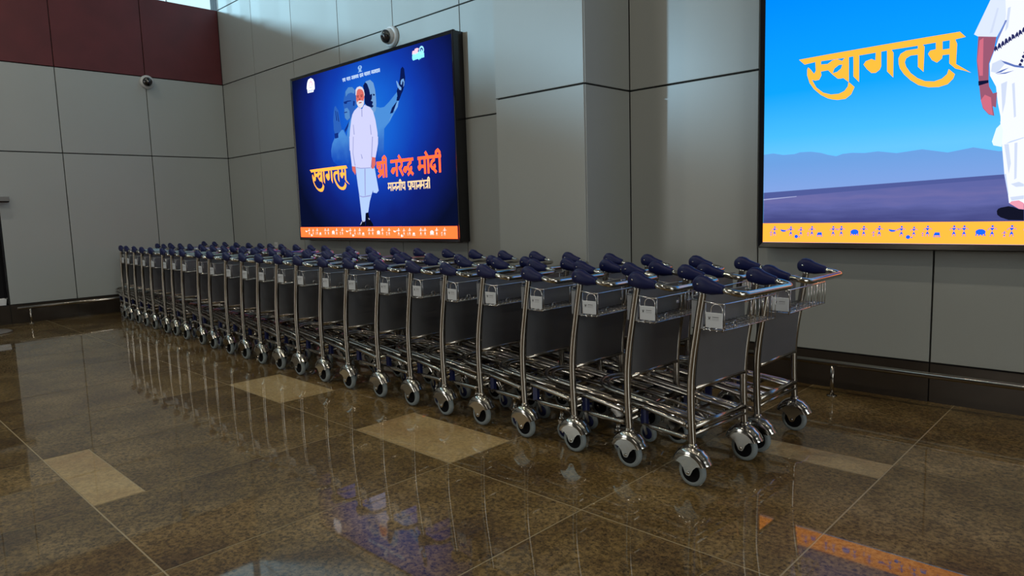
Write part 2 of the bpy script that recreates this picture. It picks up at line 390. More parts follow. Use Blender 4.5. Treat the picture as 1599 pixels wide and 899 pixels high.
# ------------------------------------------------------------------ luggage trolley prototype (x towards the pusher, origin on the floor between the rear wheels)
HY = 0.245
def make_trolley():
    root = empty('luggage_trolley')
    def smooth(pts, n=4):
        out = []
        P = [Vector(p) for p in pts]
        for i in range(len(P) - 1):
            p0 = P[max(i - 1, 0)]; p1 = P[i]; p2 = P[i + 1]; p3 = P[min(i + 2, len(P) - 1)]
            for k in range(n):
                t = k / n
                out.append(0.5 * ((2 * p1) + (p2 - p0) * t + (2 * p0 - 5 * p1 + 4 * p2 - p3) * t * t + (3 * p1 - p0 - 3 * p2 + p3) * t ** 3))
        out.append(P[-1])
        return out
    for s in (-1, 1):
        y = s * HY
        m = MB(); m.tube(smooth([(0.0, y, .20), (-.006, y, .30), (-.010, y, .42), (-.009, y, .54), (.003, y, .66), (.019, y, .76), (.038, y, .88), (.058, y, .99)]), 0.019, 12)
        m.lathe((0, y, .198), [(0.024, 0), (0.026, .008), (0.020, .02)], 'z', 14)
        m.build('post', [CHROME], root)
    m = MB(); m.tube([(0.0, -HY + .01, .303), (0.0, HY - .01, .303)], 0.0165, 12); m.build('cross_bar', [CHROME], root)
    m = MB(); m.tube([(0.004, -HY + .01, .266), (0.004, HY - .01, .266)], 0.0095, 10); m.build('cross_bar', [CHROME], root)
    # deck: sloping tubes, rising towards the front
    zd = lambda x: 0.298 - 0.105 * x
    m = MB()
    for s in (-1, 1):
        m.tube([(-.028, s * .232, .296), (-.06, s * .231, zd(-.06)), (-.3, s * .212, zd(-.3)), (-.56, s * .186, zd(-.56) - .012)], 0.0145, 10)
        m.lathe((-.03, s * .232, .296), [(0.018, -.012), (0.018, .012)], 'x', 12)
    for w, r_, x1, dz in ((.172, .0135, -.755, .012), (.128, .0095, -.715, .010)):
        pts = [(0.0, -w, zd(0) + dz)] + [(-.3, -w, zd(-.3) + dz)] + \
              [(x1 + w - w * math.sin(a), -w * math.cos(a), zd(x1 + w - w * math.sin(a)) + dz) for a in [math.pi * k / 12 for k in range(13)]] + \
              [(-.3, w, zd(-.3) + dz), (0.0, w, zd(0) + dz)]
        m.tube(pts, r_, 10)
    m.tube([(-.02, .0, zd(-.02)), (-.66, 0, zd(-.66))], .008, 8)
    for x in (-.16, -.34, -.52):
        m.tube([(x, -.2 + abs(x) * .06, zd(x) - .012), (x, .2 - abs(x) * .06, zd(x) - .012)], .008, 8)
    m.build('luggage_deck', [CHROME], root)
    # chassis tubes with flattened ends
    for s in (-1, 1):
        m = MB()
        m.tube([(-.03, s * .238, .238), (-.06, s * .237, .238), (-.25, s * .222, .238), (-.285, s * .216, .238), (-.32, s * .208, .238), (-.44, s * .16, .22), (-.56, s * .125, .20)], .013, 10,
               rad=[.0165, .0145, .0145, .011, .007, .007, .007])
        m.build('chassis_tube', [CHROME], root)
        m = MB(); m.box(-.352, -.318, s * .196 - .012, s * .196 + .012, .236, .318)
        bo = m.build('guide_block', [BLUEP], root)
        # front caster
        fx, fy = -.58, s * .125
        m = MB()
        m.lathe((fx, fy, .135), [(0.010, -.02), (0.022, -.018), (0.022, 0), (0.014, .004), (0.014, .045), (0.02, .05), (0.02, .062), (0.01, .066)], 'z', 14)
        for t in (-1, 1):
            m.add([(fx - .012, fy + t * .021, .12), (fx + .012, fy + t * .021, .12), (fx + .034, fy + t * .021, .055), (fx + .018, fy + t * .021, .042),
                   (fx - .012, fy + t * .024, .12), (fx + .012, fy + t * .024, .12), (fx + .034, fy + t * .024, .055), (fx + .018, fy + t * .024, .042)],
                  [(0, 1, 2, 3), (4, 5, 6, 7), (0, 1, 5, 4), (1, 2, 6, 5), (2, 3, 7, 6), (3, 0, 4, 7)])
        m.box(fx - .014, fx + .014, fy - .024, fy + .024, .112, .118)
        m.build('caster_fork', [CHROME], root)
        m = MB(); R = .054
        m.lathe((fx + .022, fy, R), [(.036, -.014), (R - .006, -.015), (R, -.010), (R, .010), (R - .006, .015), (.036, .014)], 'y', 24)
        wh = m.build('front_wheel', [TYRE], root)
        m = MB(); m.lathe((fx + .022, fy, R), [(.008, -.018), (.034, -.0155), (.037, -.013), (.037, .013), (.034, .0155), (.008, .018)], 'y', 20)
        m.build('hub', [BLUEP], wh)
        # rear wheel
        y = s * HY; R = .075
        m = MB(); m.lathe((0, y, R), [(.050, -.015), (.056, -.017), (R - .008, -.0165), (R - .002, -.011), (R, -.004), (R, .004), (R - .002, .011), (R - .008, .0165), (.056, .017), (.050, .015)], 'y', 36)
        wh = m.build('rear_wheel', [TYRE], root)
        m = MB(); m.lathe((0, y, R), [(.008, -.0175), (.030, -.0165), (.046, -.0158), (.0515, -.0172), (.0515, .0172), (.046, .0158), (.030, .0165), (.008, .0175)], 'y', 28)
        m.build('hub', [HUB], wh)
        # fender: domed cover over the wheel with a V-shaped side plate down to the axle
        m = MB(); NU, NV = 22, 10; vs = []
        for i in range(NU + 1):
            u = math.radians(-68 + 134 * i / NU)
            for j in range(NV + 1):
                v = math.radians(-90 + 180 * j / NV)
                bulge = 0.043 * math.cos(v) ** 0.8 if abs(v) < 1.57 else 0
                end = min(1.0, 0.45 + 1.4 * min(i, NU - i) / NU)
                rip = 0.0022 * math.sin(i * 2.1) if i > NU * .62 else 0
                r_ = .079 + (bulge + rip * math.cos(v)) * (0.75 + .25 * end)
                vs.append((r_ * math.sin(u), y + (.036 + .008 * end) * math.sin(v), .085 + r_ * math.cos(u)))
        fs = [(i * (NV + 1) + j, i * (NV + 1) + j + 1, (i + 1) * (NV + 1) + j + 1, (i + 1) * (NV + 1) + j) for i in range(NU) for j in range(NV)]
        m.add(vs, fs, True)
        for t in (-1, 1):
            arcp = [(.0795 * math.sin(math.radians(a)), .085 + .0795 * math.cos(math.radians(a))) for a in range(-66, 67, 6)]
            low = [(.066, .122), (.046, .116), (.028, .098), (.014, .068), (.006, .063), (-.006, .063), (-.014, .068), (-.028, .098), (-.046, .116), (-.066, .122)]
            prof = arcp + low
            n = len(prof)
            vs = [(px, y + t * .0415, pz) for px, pz in prof] + [(px, y + t * .0385, pz) for px, pz in prof]
            fs = [tuple(range(n)), tuple(range(n, 2 * n))[::-1]] + [(i, (i + 1) % n, n + (i + 1) % n, n + i) for i in range(n)]
            m.add(vs, fs)
        fo = m.build('fender', [CHROMEB], root)
        m = MB(); m.lathe((0, y, .078), [(.003, -.0475), (.0075, -.046), (.0085, -.042), (.0085, .042), (.0075, .046), (.003, .0475)], 'y', 12)
        m.build('axle_bolt', [CHROMEB], fo)
        # grip
        m = MB()
        prof = [(.0, .004, .004), (.004, .018, .013), (.014, .031, .021), (.032, .041, .026), (.055, .0455, .028), (.080, .042, .027), (.105, .0355, .025), (.130, .029, .0225), (.150, .024, .0205), (.164, .0215, .0195), (.168, .018, .017)]
        vs = []; n = 16
        for (x, rz, ry) in prof:
            zc = 1.0185 - .115 * x + (.006 if .03 < x < .09 else 0)
            for k in range(n):
                a = 2 * math.pi * k / n
                ca, sa = math.cos(a), math.sin(a)
                vs.append((x + .002, y + ry * math.copysign(abs(ca) ** .8, ca), zc + rz * math.copysign(abs(sa) ** .9, sa)))
        fs = [(i * n + k, i * n + (k + 1) % n, (i + 1) * n + (k + 1) % n, (i + 1) * n + k) for i in range(len(prof) - 1) for k in range(n)]
        fs += [tuple(range(n)), tuple((len(prof) - 1) * n + k for k in range(n))]
        m.add(vs, fs, True)
        gr = m.build('grip', [NAVY], root)
        m = MB(); m.lathe((.045, y, 1.022), [(.002, -.0305), (.0045, -.0295), (.005, -.026), (.005, .026), (.0045, .0295), (.002, .0305)], 'y', 10)
        m.build('screw', [CHROMEB], gr)
    # handle bar
    m = MB()
    c = .052
    pts = [(.150, -HY, 1.001), (.19, -HY, .994)] + [(.262 - c + c * math.sin(a), -HY + .003 + c - c * math.cos(a) - .003, .990 - .010 * math.sin(a)) for a in [math.pi / 2 * k / 6 for k in range(7)]]
    pts += [(p[0], -p[1], p[2]) for p in pts[::-1]]
    m.tube(pts, .0155, 12); m.build('handle_bar', [CHROMEB], root)
    # panel with rail below
    m = MB()
    prof = [(.004, .505), (.010, .60), (.020, .70), (.030, .795)]
    vs = []
    for x, z in prof:
        for yy in (-HY + .018, HY - .018):
            vs.append((x - .004, yy, z)); vs.append((x + .002, yy, z))
    fs = []
    for i in range(3):
        o = i * 4
        fs += [(o, o + 2, o + 6, o + 4), (o + 1, o + 5, o + 7, o + 3), (o, o + 4, o + 5, o + 1), (o + 2, o + 3, o + 7, o + 6)]
    fs += [(0, 1, 3, 2), (12, 14, 15, 13)]
    m.add(vs, fs); m.build('rear_panel', [SHEET], root)
    m = MB(); m.tube([(.0, -HY + .015, .497), (.0, HY - .015, .497)], .0115, 10); m.build('panel_rail', [CHROME], root)
    # basket: wire sides and floor, steel sheet towards the front
    m = MB(); x0, x1, zb, zt = -.002, .172, .804, .930; yy = HY + .004
    zr = lambda x: zt + .014 * (x1 - x) / (x1 - x0)
    rim = [(x0, -yy, zr(x0)), (x1 - .02, -yy, zr(x1)), (x1 - .006, -yy + .006, zt), (x1, -yy + .02, zt), (x1, yy - .02, zt), (x1 - .006, yy - .006, zt), (x1 - .02, yy, zr(x1)), (x0, yy, zr(x0))]
    m.tube(rim, .0038, 8)
    low = [(x0, -yy, zb), (x1 - .01, -yy, zb), (x1 - .004, -yy + .01, zb), (x1 - .004, yy - .01, zb), (x1 - .01, yy, zb), (x0, yy, zb)]
    m.tube(low, .003, 6)
    for i in range(13):
        y = -yy + .02 + (2 * yy - .04) * i / 12
        m.tube([(x0, y, zb), (x1 - .004, y, zb)], .0022, 5)
    for x in (.03, .065, .10, .135):
        m.tube([(x, -yy, zb - .003), (x, yy, zb - .003)], .0026, 5)
    for i in range(7):
        y = 0.0 + (yy - .012) * i / 6
        m.tube([(x1 - .003, y, zb), (x1 - .001, y, zt)], .0022, 5)
    for y in (-yy + .01,): m.tube([(x1 - .003, y, zb), (x1 - .001, y, zt)], .0022, 5)
    m.tube([(x1 - .003, -.16, zb), (x1 - .003, -.16, zb + .03), (x1 - .003, -.152, zb + .038), (x1 - .003, -.138, zb + .038), (x1 - .003, -.13, zb + .03), (x1 - .003, -.13, zb)], .0022, 5)
    for x in (.055, .09, .125): m.tube([(x, yy, zb), (x, yy, zr(x))], .0022, 5)
    # arch that holds the label
    ar = [(.105, -yy - .001, zb)] + [(.105, -yy - .001, .900)] + [(.136 - .031 * math.cos(a), -yy - .001, .900 + .030 * math.sin(a)) for a in [math.pi * k / 8 for k in range(1, 8)]] + [(.167, -yy - .001, .900), (.167, -yy - .001, zb - .006)]
    m.tube(ar, .0026, 6)
    m.tube([(.074, -yy, zb), (.074, -yy, zr(.074))], .0022, 5)
    bk = m.build('basket', [WIRE], root)
    m = MB(); m.box(-.006, -.002, -yy + .012, yy - .012, .800, .962); m.box(-.006, .014, -yy + .012, yy - .012, .958, .962)
    m.box(-.004, .060, -yy + .001, -yy + .004, .806, .938)
    m.build('basket_sheet', [INNER], root)
    m = MB(); m.slab(.079, .169, -yy - .0075, -yy - .0035, .815, .888, .0015, 'y'); lp = m.build('label_plate', [LABELP], root)
    m = MB(); yq = -yy - .0079
    def q(x0, x1, z0, z1): m.add([(x0, yq, z0), (x1, yq, z0), (x1, yq, z1), (x0, yq, z1)], [(0, 1, 2, 3)])
    q(.116, .150, .866, .8685)
    for k in range(5): q(.115 + k * .0075, .120 + k * .0075, .8585, .8600)
    for k in range(6): q(.115 + k * .0062, .119 + k * .0062, .8525, .8537)
    for k in range(4): q(.092 + k * .0045, .0955 + k * .0045, .8530, .8542)
    m.add([(.0935, yq, .868), (.0965, yq, .869), (.100, yq, .860), (.1035, yq, .870), (.1065, yq, .867), (.1035, yq, .8565), (.0965, yq, .8565)], [(0, 1, 2), (0, 2, 6), (2, 5, 6), (2, 3, 4), (2, 4, 5)])
    m.build('label_print', [PRINT], lp)
    return root
def copy_tree(o, parent=None):
    c = o.copy(); COL.objects.link(c)
    if parent is not None: c.parent = parent
    for ch in list(o.children): copy_tree(ch, c)
    return c

ROW1 = [(-10.90, 3.206), (-10.56, 3.173), (-10.21, 3.159), (-9.79, 3.123), (-9.44, 3.11), (-8.99, 3.099), (-8.685, 3.097), (-8.285, 3.062), (-7.79, 3.049), (-7.424, 3.02), (-6.971, 3.0), (-6.594, 2.993), (-6.24, 2.985), (-5.871, 2.98),
        (-5.51, 2.98), (-5.105, 2.98), (-4.737, 2.985), (-4.322, 2.99), (-3.94, 3.0), (-3.563, 3.0), (-3.21, 3.005), (-2.809, 3.005), (-2.424, 3.0), (-2.042, 3.0), (-1.640, 2.985)]
ROW2X = [-10.80, -10.365, -9.964, -9.539, -9.118, -8.743, -8.438, -8.11, -7.714, -7.344, -7.001, -6.487, -6.1, -5.664, -5.29, -4.863, -4.501, -4.137, -3.773, -3.424, -3.035, -2.706, -2.33, -2.005, -1.615]
def lerp(x, X, Y):
    for i in range(len(X) - 1):
        if x <= X[i + 1]:
            t = max(0, (x - X[i]) / (X[i + 1] - X[i])); return Y[i] + (Y[i + 1] - Y[i]) * t
    return Y[-1]
ORD = ['first', 'second', 'third', 'fourth', 'fifth', 'sixth', 'seventh', 'eighth', 'ninth', 'tenth', 'eleventh', 'twelfth', 'thirteenth', 'fourteenth', 'fifteenth', 'sixteenth', 'seventeenth', 'eighteenth', 'nineteenth', 'twentieth', 'twenty-first', 'twenty-second', 'twenty-third', 'twenty-fourth', 'twenty-fifth']
proto = make_trolley()
spots = []
n = len(ROW1)
for i, (x, y) in enumerate(ROW1):
    k = n - 1 - i
    if k == 0: lab = 'chrome luggage trolley at the open right-hand end of the front row'
    elif i == 0: lab = 'chrome luggage trolley at the far end of the front row, by the red wall'
    else: lab = 'chrome luggage trolley in the aisle-side front row, %s from its open right-hand end' % ORD[k]
    spots.append((x, y + HY, math.radians(-5.0 if k == 0 else random.uniform(-1.4, 1.0)), lab, 'luggage trolleys nested in the front row'))
n = len(ROW2X)
for i, x in enumerate(ROW2X):
    k = n - 1 - i
    y = lerp(x, [-11, -9, -7, -5.5, -1.6], [3.2, 3.1, 3.0, 2.98, 2.99]) + HY + .655
    if k == 0: lab = 'chrome luggage trolley at the open right-hand end of the wall-side row'
    elif i == 0: lab = 'chrome luggage trolley at the far end of the wall-side row, by the red wall'
    else: lab = 'chrome luggage trolley in the back row beside the wall, %s from its open right-hand end' % ORD[k]
    spots.append((x, y, math.radians(-1.5 if k == 0 else random.uniform(-1.4, 1.0)), lab, 'luggage trolleys nested in the wall-side row'))
for i, (x, y, rz, lab, grp) in enumerate(spots):
    o = proto if i == 0 else copy_tree(proto)
    o.location = (x, y, 0); o.rotation_euler = (0, 0, rz)
    tag(o, lab, 'luggage trolley', grp)

# ------------------------------------------------------------------ screens
YS = 5.143           # plane of the display
def S(px, py, Y=YS):
    d = CF + CR * ((px - IW / 2) / FPX) - CU * ((py - IH / 2) / FPX)
    t = (Y - CAM.y) / d.y
    return (CAM.x + d.x * t, CAM.z + d.z * t)
class Layers:
    """flat coloured shapes of one picture, each layer a hair in front of the one below"""
    def __init__(s, root, base): s.root = root; s.base = base; s.k = 0
    def poly(s, name, polys, m, lift=None, parent=None):
        s.k += 1
        y = YS - 0.00035 * (lift if lift else s.k) - .0006
        mb = MB()
        for P in polys:
            rings = P if isinstance(P[0][0], (tuple, list)) else [P]
            tri = geometry.tessellate_polygon([[Vector((a, b, 0)) for a, b in r] for r in rings])
            flat = [p for r in rings for p in r]
            mb.add([(a, y, b) for a, b in flat], [tuple(t) for t in tri])
        o = mb.build(name, [m], parent or s.root)
        for p in o.data.polygons:
            if p.normal.y > 0: p.flip()
        return o
def ribbon(pts, wd):
    """thick stroke as quads plus round joints"""
    out = []
    for a, b in zip(pts[:-1], pts[1:]):
        dx, dy = b[0] - a[0], b[1] - a[1]; l = math.hypot(dx, dy) or 1e-6
        nx, ny = -dy / l * wd / 2, dx / l * wd / 2
        out.append([(a[0] + nx, a[1] + ny), (b[0] + nx, b[1] + ny), (b[0] - nx, b[1] - ny), (a[0] - nx, a[1] - ny)])
    for p in pts[1:-1]:
        out.append(disc(p[0], p[1], wd / 2, 8))
    return out
def disc(cx, cy, r, n=14, ry=None):
    ry = ry or r
    return [(cx + r * math.cos(2 * math.pi * k / n), cy + ry * math.sin(2 * math.pi * k / n)) for k in range(n)]

def screen_body(root, x0, x1, z0, z1, dx0, dx1, dz0, dz1):
    mb = MB()
    mb.box(x0 + .006, x1 - .006, 5.147, YW + .0, z0 + .006, z1 - .006)
    mb.build('housing', [FRAME], root)
    mb = MB()
    yo, yi = 5.132, 5.1455
    O = [(x0, z0), (x1, z0), (x1, z1), (x0, z1)]; I = [(dx0, dz0), (dx1, dz0), (dx1, dz1), (dx0, dz1)]
    c = .006
    O2 = [(x0 + c, z0 + c), (x1 - c, z0 + c), (x1 - c, z1 - c), (x0 + c, z1 - c)]
    vs = [(x, yi + .02, z) for x, z in O] + [(x, yo + c, z) for x, z in O] + [(x, yo, z) for x, z in O2] + [(x, yi, z) for x, z in I]
    fs = []
    for l in range(3):
        for i in range(4):
            j = (i + 1) % 4; fs.append((l * 4 + i, l * 4 + j, (l + 1) * 4 + j, (l + 1) * 4 + i))
    mb.add(vs, fs); mb.build('bezel', [FRAME], root)

# --- the word of welcome, traced in the big screen's own plane (zoom coordinates of that crop)
WZ = lambda P: [S(1240 + x / 5.711, 30 + y / 5.711) for x, y in P]
WORD = [
    [(45, 362), (300, 315), (600, 262), (900, 210), (1200, 158), (1480, 112), (1532, 158), (1440, 180), (1330, 197), (1100, 237), (870, 273), (720, 300), (560, 327), (440, 347), (190, 382), (95, 405)],
    [(190, 372), (242, 362), (240, 470), (245, 500), (225, 540), (190, 548), (160, 540), (140, 515), (118, 490), (118, 455), (126, 430), (150, 450), (180, 488), (195, 460)],
    [(118, 470), (118, 500), (140, 570), (180, 625), (240, 675), (300, 705), (345, 716), (390, 720), (460, 710), (510, 670), (540, 605), (500, 570), (486, 562), (480, 600), (450, 640), (400, 665), (330, 672), (260, 655), (200, 610), (165, 550), (145, 500)],
    [[(236, 405), (300, 400), (345, 366), (385, 356), (430, 372), (455, 342), (490, 338), (490, 562), (440, 525), (415, 530), (390, 530), (340, 490), (305, 455), (236, 468)], [(345, 482), (385, 470), (420, 440), (432, 405), (400, 408), (360, 440)]],
    [(530, 322), (566, 316), (582, 330), (580, 560), (530, 510)],
    [(730, 292), (778, 284), (778, 420), (765, 450), (730, 478), (690, 480), (650, 445), (620, 405), (640, 375), (690, 355), (726, 368)],
    [(830, 274), (866, 268), (888, 300), (885, 520), (830, 465)],
    [(1105, 226), (1140, 221), (1165, 245), (1155, 470), (1105, 425)],
    [(1110, 262), (1000, 280), (950, 310), (932, 350), (934, 400), (945, 440), (980, 490), (1040, 545), (1110, 588), (1200, 608), (1290, 605), (1370, 580), (1420, 530), (1435, 490), (1380, 445), (1365, 490), (1320, 530), (1250, 555), (1170, 553), (1100, 525), (1040, 480), (1000, 425), (988, 385), (1000, 350), (1040, 325), (1110, 316)],
    [(1265, 202), (1325, 192), (1325, 320), (1320, 350), (1275, 388), (1230, 365), (1195, 310), (1215, 280), (1265, 268)],
    [(1318, 272), (1395, 262), (1395, 312), (1318, 322)],
    [(1390, 182), (1436, 174), (1455, 220), (1445, 400), (1580, 478), (1530, 462), (1440, 440), (1385, 395)],
]
def map_word(f):
    out = []
    for P in WORD:
        if isinstance(P[0][0], (tuple, list)): out.append([f(r) for r in P])
        else: out.append(f(P))
    return out

# --- upright strokes for Devanagari letters: x advance, y 0 (foot) .. 1 (head line)
LET = {
 'sri': (0.98, [[(.10, .66), (.06, .82), (.20, .97), (.36, .86), (.34, .68), (.16, .52)], [(.16, .52), (.30, .40), (.62, .52)], [(.08, .08), (.34, .20), (.64, .44)], [(.64, 0), (.64, 1)], [(.92, 0), (.92, 1)], [(.92, .98), (.94, 1.22), (.80, 1.38), (.64, 1.28), (.62, 1.0)]]),
 'na': (0.66, [[(.56, 0), (.56, 1)], [(.56, .50), (.18, .50), (.08, .36), (.20, .26), (.30, .40), (.26, .50)]]),
 're': (0.52, [[(.20, 1), (.38, .92), (.40, .70), (.26, .54), (.10, .52)], [(.18, .54), (.48, .02)], [(.36, 1.0), (.10, 1.34)]]),
 'ndra': (0.95, [[(.36, .50), (.16, .50), (.06, .36), (.18, .26), (.28, .40), (.24, .50)], [(.70, 1), (.70, .80), (.50, .70), (.42, .48), (.56, .32), (.74, .40), (.72, .56)], [(.58, .34), (.90, .02)], [(.62, .22), (.40, .02)]]),
 'ma': (0.72, [[(.16, 1), (.16, .46)], [(.22, .44), (.10, .32), (.04, .46), (.20, .50), (.60, .46)], [(.60, 0), (.60, 1)]]),
 'mo': (1.0, [[(.16, 1), (.16, .46)], [(.22, .44), (.10, .32), (.04, .46), (.20, .50), (.60, .46)], [(.60, 0), (.60, 1)], [(.90, 0), (.90, 1)], [(.90, 1.0), (.66, 1.36)]]),
 'dii': (1.0, [[(.40, 1), (.40, .80), (.20, .70), (.12, .46), (.28, .28), (.46, .38), (.42, .54)], [(.32, .30), (.58, .02)], [(.88, 0), (.88, 1)], [(.88, .98), (.90, 1.22), (.76, 1.38), (.60, 1.28), (.58, 1.0)]]),
 'aa': (0.32, [[(.22, 0), (.22, 1)]]),
 'nii': (0.98, [[(.56, 0), (.56, 1)], [(.56, .50), (.18, .50), (.08, .36), (.20, .26), (.30, .40), (.26, .50)], [(.86, 0), (.86, 1)], [(.86, .98), (.88, 1.22), (.74, 1.38), (.60, 1.28), (.58, 1.0)]]),
 'ya': (0.72, [[(.08, .96), (.30, .80), (.14, .58), (.20, .34), (.40, .26), (.60, .40)], [(.60, 0), (.60, 1)]]),
 'pra': (0.70, [[(.10, 1), (.10, .52), (.26, .36), (.58, .44)], [(.58, 0), (.58, 1)], [(.58, .28), (.20, .02)]]),
 'dha': (0.70, [[(.22, .98), (.06, .90), (.12, .74), (.28, .70), (.10, .54), (.20, .34), (.58, .42)], [(.58, 0), (.58, .92)]]),
 'man': (0.72, [[(.16, 1), (.16, .46)], [(.22, .44), (.10, .32), (.04, .46), (.20, .50), (.60, .46)], [(.60, 0), (.60, 1)], [(.36, 1.20), (.40, 1.24)]]),
 'trii': (0.96, [[(.56, .62), (.14, .54)], [(.56, .40), (.12, .06)], [(.56, 0), (.56, 1)], [(.86, 0), (.86, 1)], [(.86, .98), (.88, 1.22), (.74, 1.38), (.60, 1.28), (.58, 1.0)]]),
 'bha': (0.72, [[(.08, .92), (.20, .86), (.20, .40), (.10, .36)], [(.20, .46), (.58, .46)], [(.58, 0), (.58, 1)]]),
 'ra': (0.52, [[(.20, 1), (.38, .92), (.40, .70), (.26, .54), (.10, .52)], [(.18, .54), (.48, .02)]]),
 'ta': (0.66, [[(.56, 0), (.56, 1)], [(.56, .62), (.26, .60), (.12, .44), (.28, .12)]]),
}
def text(words, x, z, wtot, h, wd, slant=0.0):
    """words: list of letter lists; returns stroke polygons fitted to the width"""
    gap = .42
    adv = sum(sum(LET[l][0] for l in wl) for wl in words) + gap * (len(words) - 1)
    sx = wtot / adv
    out = []; cx = 0
    for wl in words:
        x0 = cx
        for l in wl:
            a, st = LET[l]
            for s_ in st:
                out += ribbon([(x + (cx + p[0]) * sx, z + p[1] * h + slant * ((cx + p[0]) * sx)) for p in s_], wd)
            cx += a
        out += ribbon([(x + (x0 - .02) * sx, z + h), (x + cx * sx + .01 * sx, z + h)], wd)
        cx += gap
    return out

# --- folk-art figures of the bottom band: (shapes in unit height 1)
def fig_person(x, z, s, f=1):
    return [[(x - .20 * s, z + .72 * s), (x + .20 * s, z + .72 * s), (x, z + .44 * s)], [(x - .16 * s, z + .14 * s), (x + .16 * s, z + .14 * s), (x, z + .44 * s)],
            disc(x + .02 * s * f, z + .86 * s, .10 * s, 8)] + ribbon([(x - .2 * s, z + .7 * s), (x - .34 * s, z + .5 * s)], .05 * s) + ribbon([(x + .2 * s, z + .7 * s), (x + .36 * s, z + .58 * s)], .05 * s) + \
           ribbon([(x - .08 * s, z + .14 * s), (x - .14 * s, z - .08 * s)], .05 * s) + ribbon([(x + .08 * s, z + .14 * s), (x + .14 * s, z - .08 * s)], .05 * s)
def fig_bowl(x, z, s):
    return [[(x - .34 * s, z + .62 * s), (x + .36 * s, z + .5 * s), (x + .2 * s, z + .36 * s), (x - .1 * s, z + .34 * s), (x - .3 * s, z + .46 * s)]] + ribbon([(x + .3 * s, z + .5 * s), (x + .7 * s, z + .66 * s)], .05 * s)
def fig_ball(x, z, s): return [disc(x, z + .02 * s, .2 * s, 10), disc(x + .32 * s, z - .02 * s, .08 * s, 6)]
def fig_pot(x, z, s): return [[(x - .28 * s, z + .12 * s), (x + .28 * s, z + .12 * s), (x + .24 * s, z + .42 * s), (x - .16 * s, z + .42 * s)]] + ribbon([(x - .3 * s, z + .0 * s), (x + .34 * s, z + .0 * s)], .05 * s) + ribbon([(x - .22 * s, z), (x - .2 * s, z + .12 * s)], .05 * s) + ribbon([(x + .24 * s, z), (x + .22 * s, z + .12 * s)], .05 * s)
def fig_beast(x, z, s): return [disc(x, z + .36 * s, .40 * s, 14, .27 * s)] + [r for d in (-.3, -.1, .12, .3) for r in ribbon([(x + d * s, z + .3 * s), (x + d * s * 1.2, z - .02 * s)], .09 * s)]
def band(x0, period, nper, z, s):
    out = []
    for k in range(nper):
        b = x0 + k * period; u = period / 1235.0
        out += fig_bowl(b, z, s) + fig_person(b + 92 * u, z - .02 * s, s) + fig_ball(b + 160 * u, z - .18 * s, s) + fig_person(b + 216 * u, z, s * .9)
        out += fig_person(b + 303 * u, z - .08 * s, s * .42) + fig_person(b + 348 * u, z, s) + fig_pot(b + 437 * u, z - .12 * s, s)
        out += fig_person(b + 596 * u, z, s) + [disc(b + 640 * u, z + .6 * s, .07 * s, 6)] + fig_person(b + 688 * u, z, s)
        out += fig_beast(b + 835 * u, z - .02 * s, s) + fig_person(b + 935 * u, z, s) + fig_person(b + 1040 * u, z - .1 * s, s * .55) + fig_person(b + 1100 * u, z, s)
    return out

def ramp_mat(name, kind, stops, c=(0, 0, 0), sc=(1, 1, 1), noise=0.0, nscale=(1, 1, 1), gain=1.0):
    m = bpy.data.materials.new(name); m.use_nodes = True; nt = m.node_tree; nt.nodes.clear()
    N = nt.nodes.new; L = nt.links.new
    tc = N('ShaderNodeTexCoord'); mp = N('ShaderNodeMapping'); mp.vector_type = 'TEXTURE'
    mp.inputs['Location'].default_value = c; mp.inputs['Scale'].default_value = sc
    L(tc.outputs['Object'], mp.inputs[0])
    if kind == 'radial':
        ln = N('ShaderNodeVectorMath'); ln.operation = 'LENGTH'; L(mp.outputs[0], ln.inputs[0]); fac = ln.outputs['Value']
    else:
        sp = N('ShaderNodeSeparateXYZ'); L(mp.outputs[0], sp.inputs[0]); fac = sp.outputs[2]
    if noise > 0:
        m2 = N('ShaderNodeMapping'); m2.inputs['Scale'].default_value = nscale; L(tc.outputs['Object'], m2.inputs[0])
        nz = N('ShaderNodeTexNoise'); nz.inputs['Scale'].default_value = 1; nz.inputs['Detail'].default_value = 6; L(m2.outputs[0], nz.inputs['Vector'])
        a = N('ShaderNodeMath'); a.operation = 'MULTIPLY_ADD'; a.inputs[1].default_value = noise; L(nz.outputs['Fac'], a.inputs[0]); L(fac, a.inputs[2])
        sb = N('ShaderNodeMath'); sb.operation = 'SUBTRACT'; sb.inputs[1].default_value = noise / 2; L(a.outputs[0], sb.inputs[0]); fac = sb.outputs[0]
    cr = N('ShaderNodeValToRGB'); els = cr.color_ramp.elements
    while len(els) > 1: els.remove(els[0])
    for i, (p, col) in enumerate(stops):
        e = els[0] if i == 0 else els.new(p)
        e.position = p; e.color = col
    L(fac, cr.inputs[0])
    e = N('ShaderNodeEmission'); o = N('ShaderNodeOutputMaterial'); e.inputs['Strength'].default_value = gain
    L(cr.outputs[0], e.inputs[0]); L(e.outputs[0], o.inputs[0])
    return m

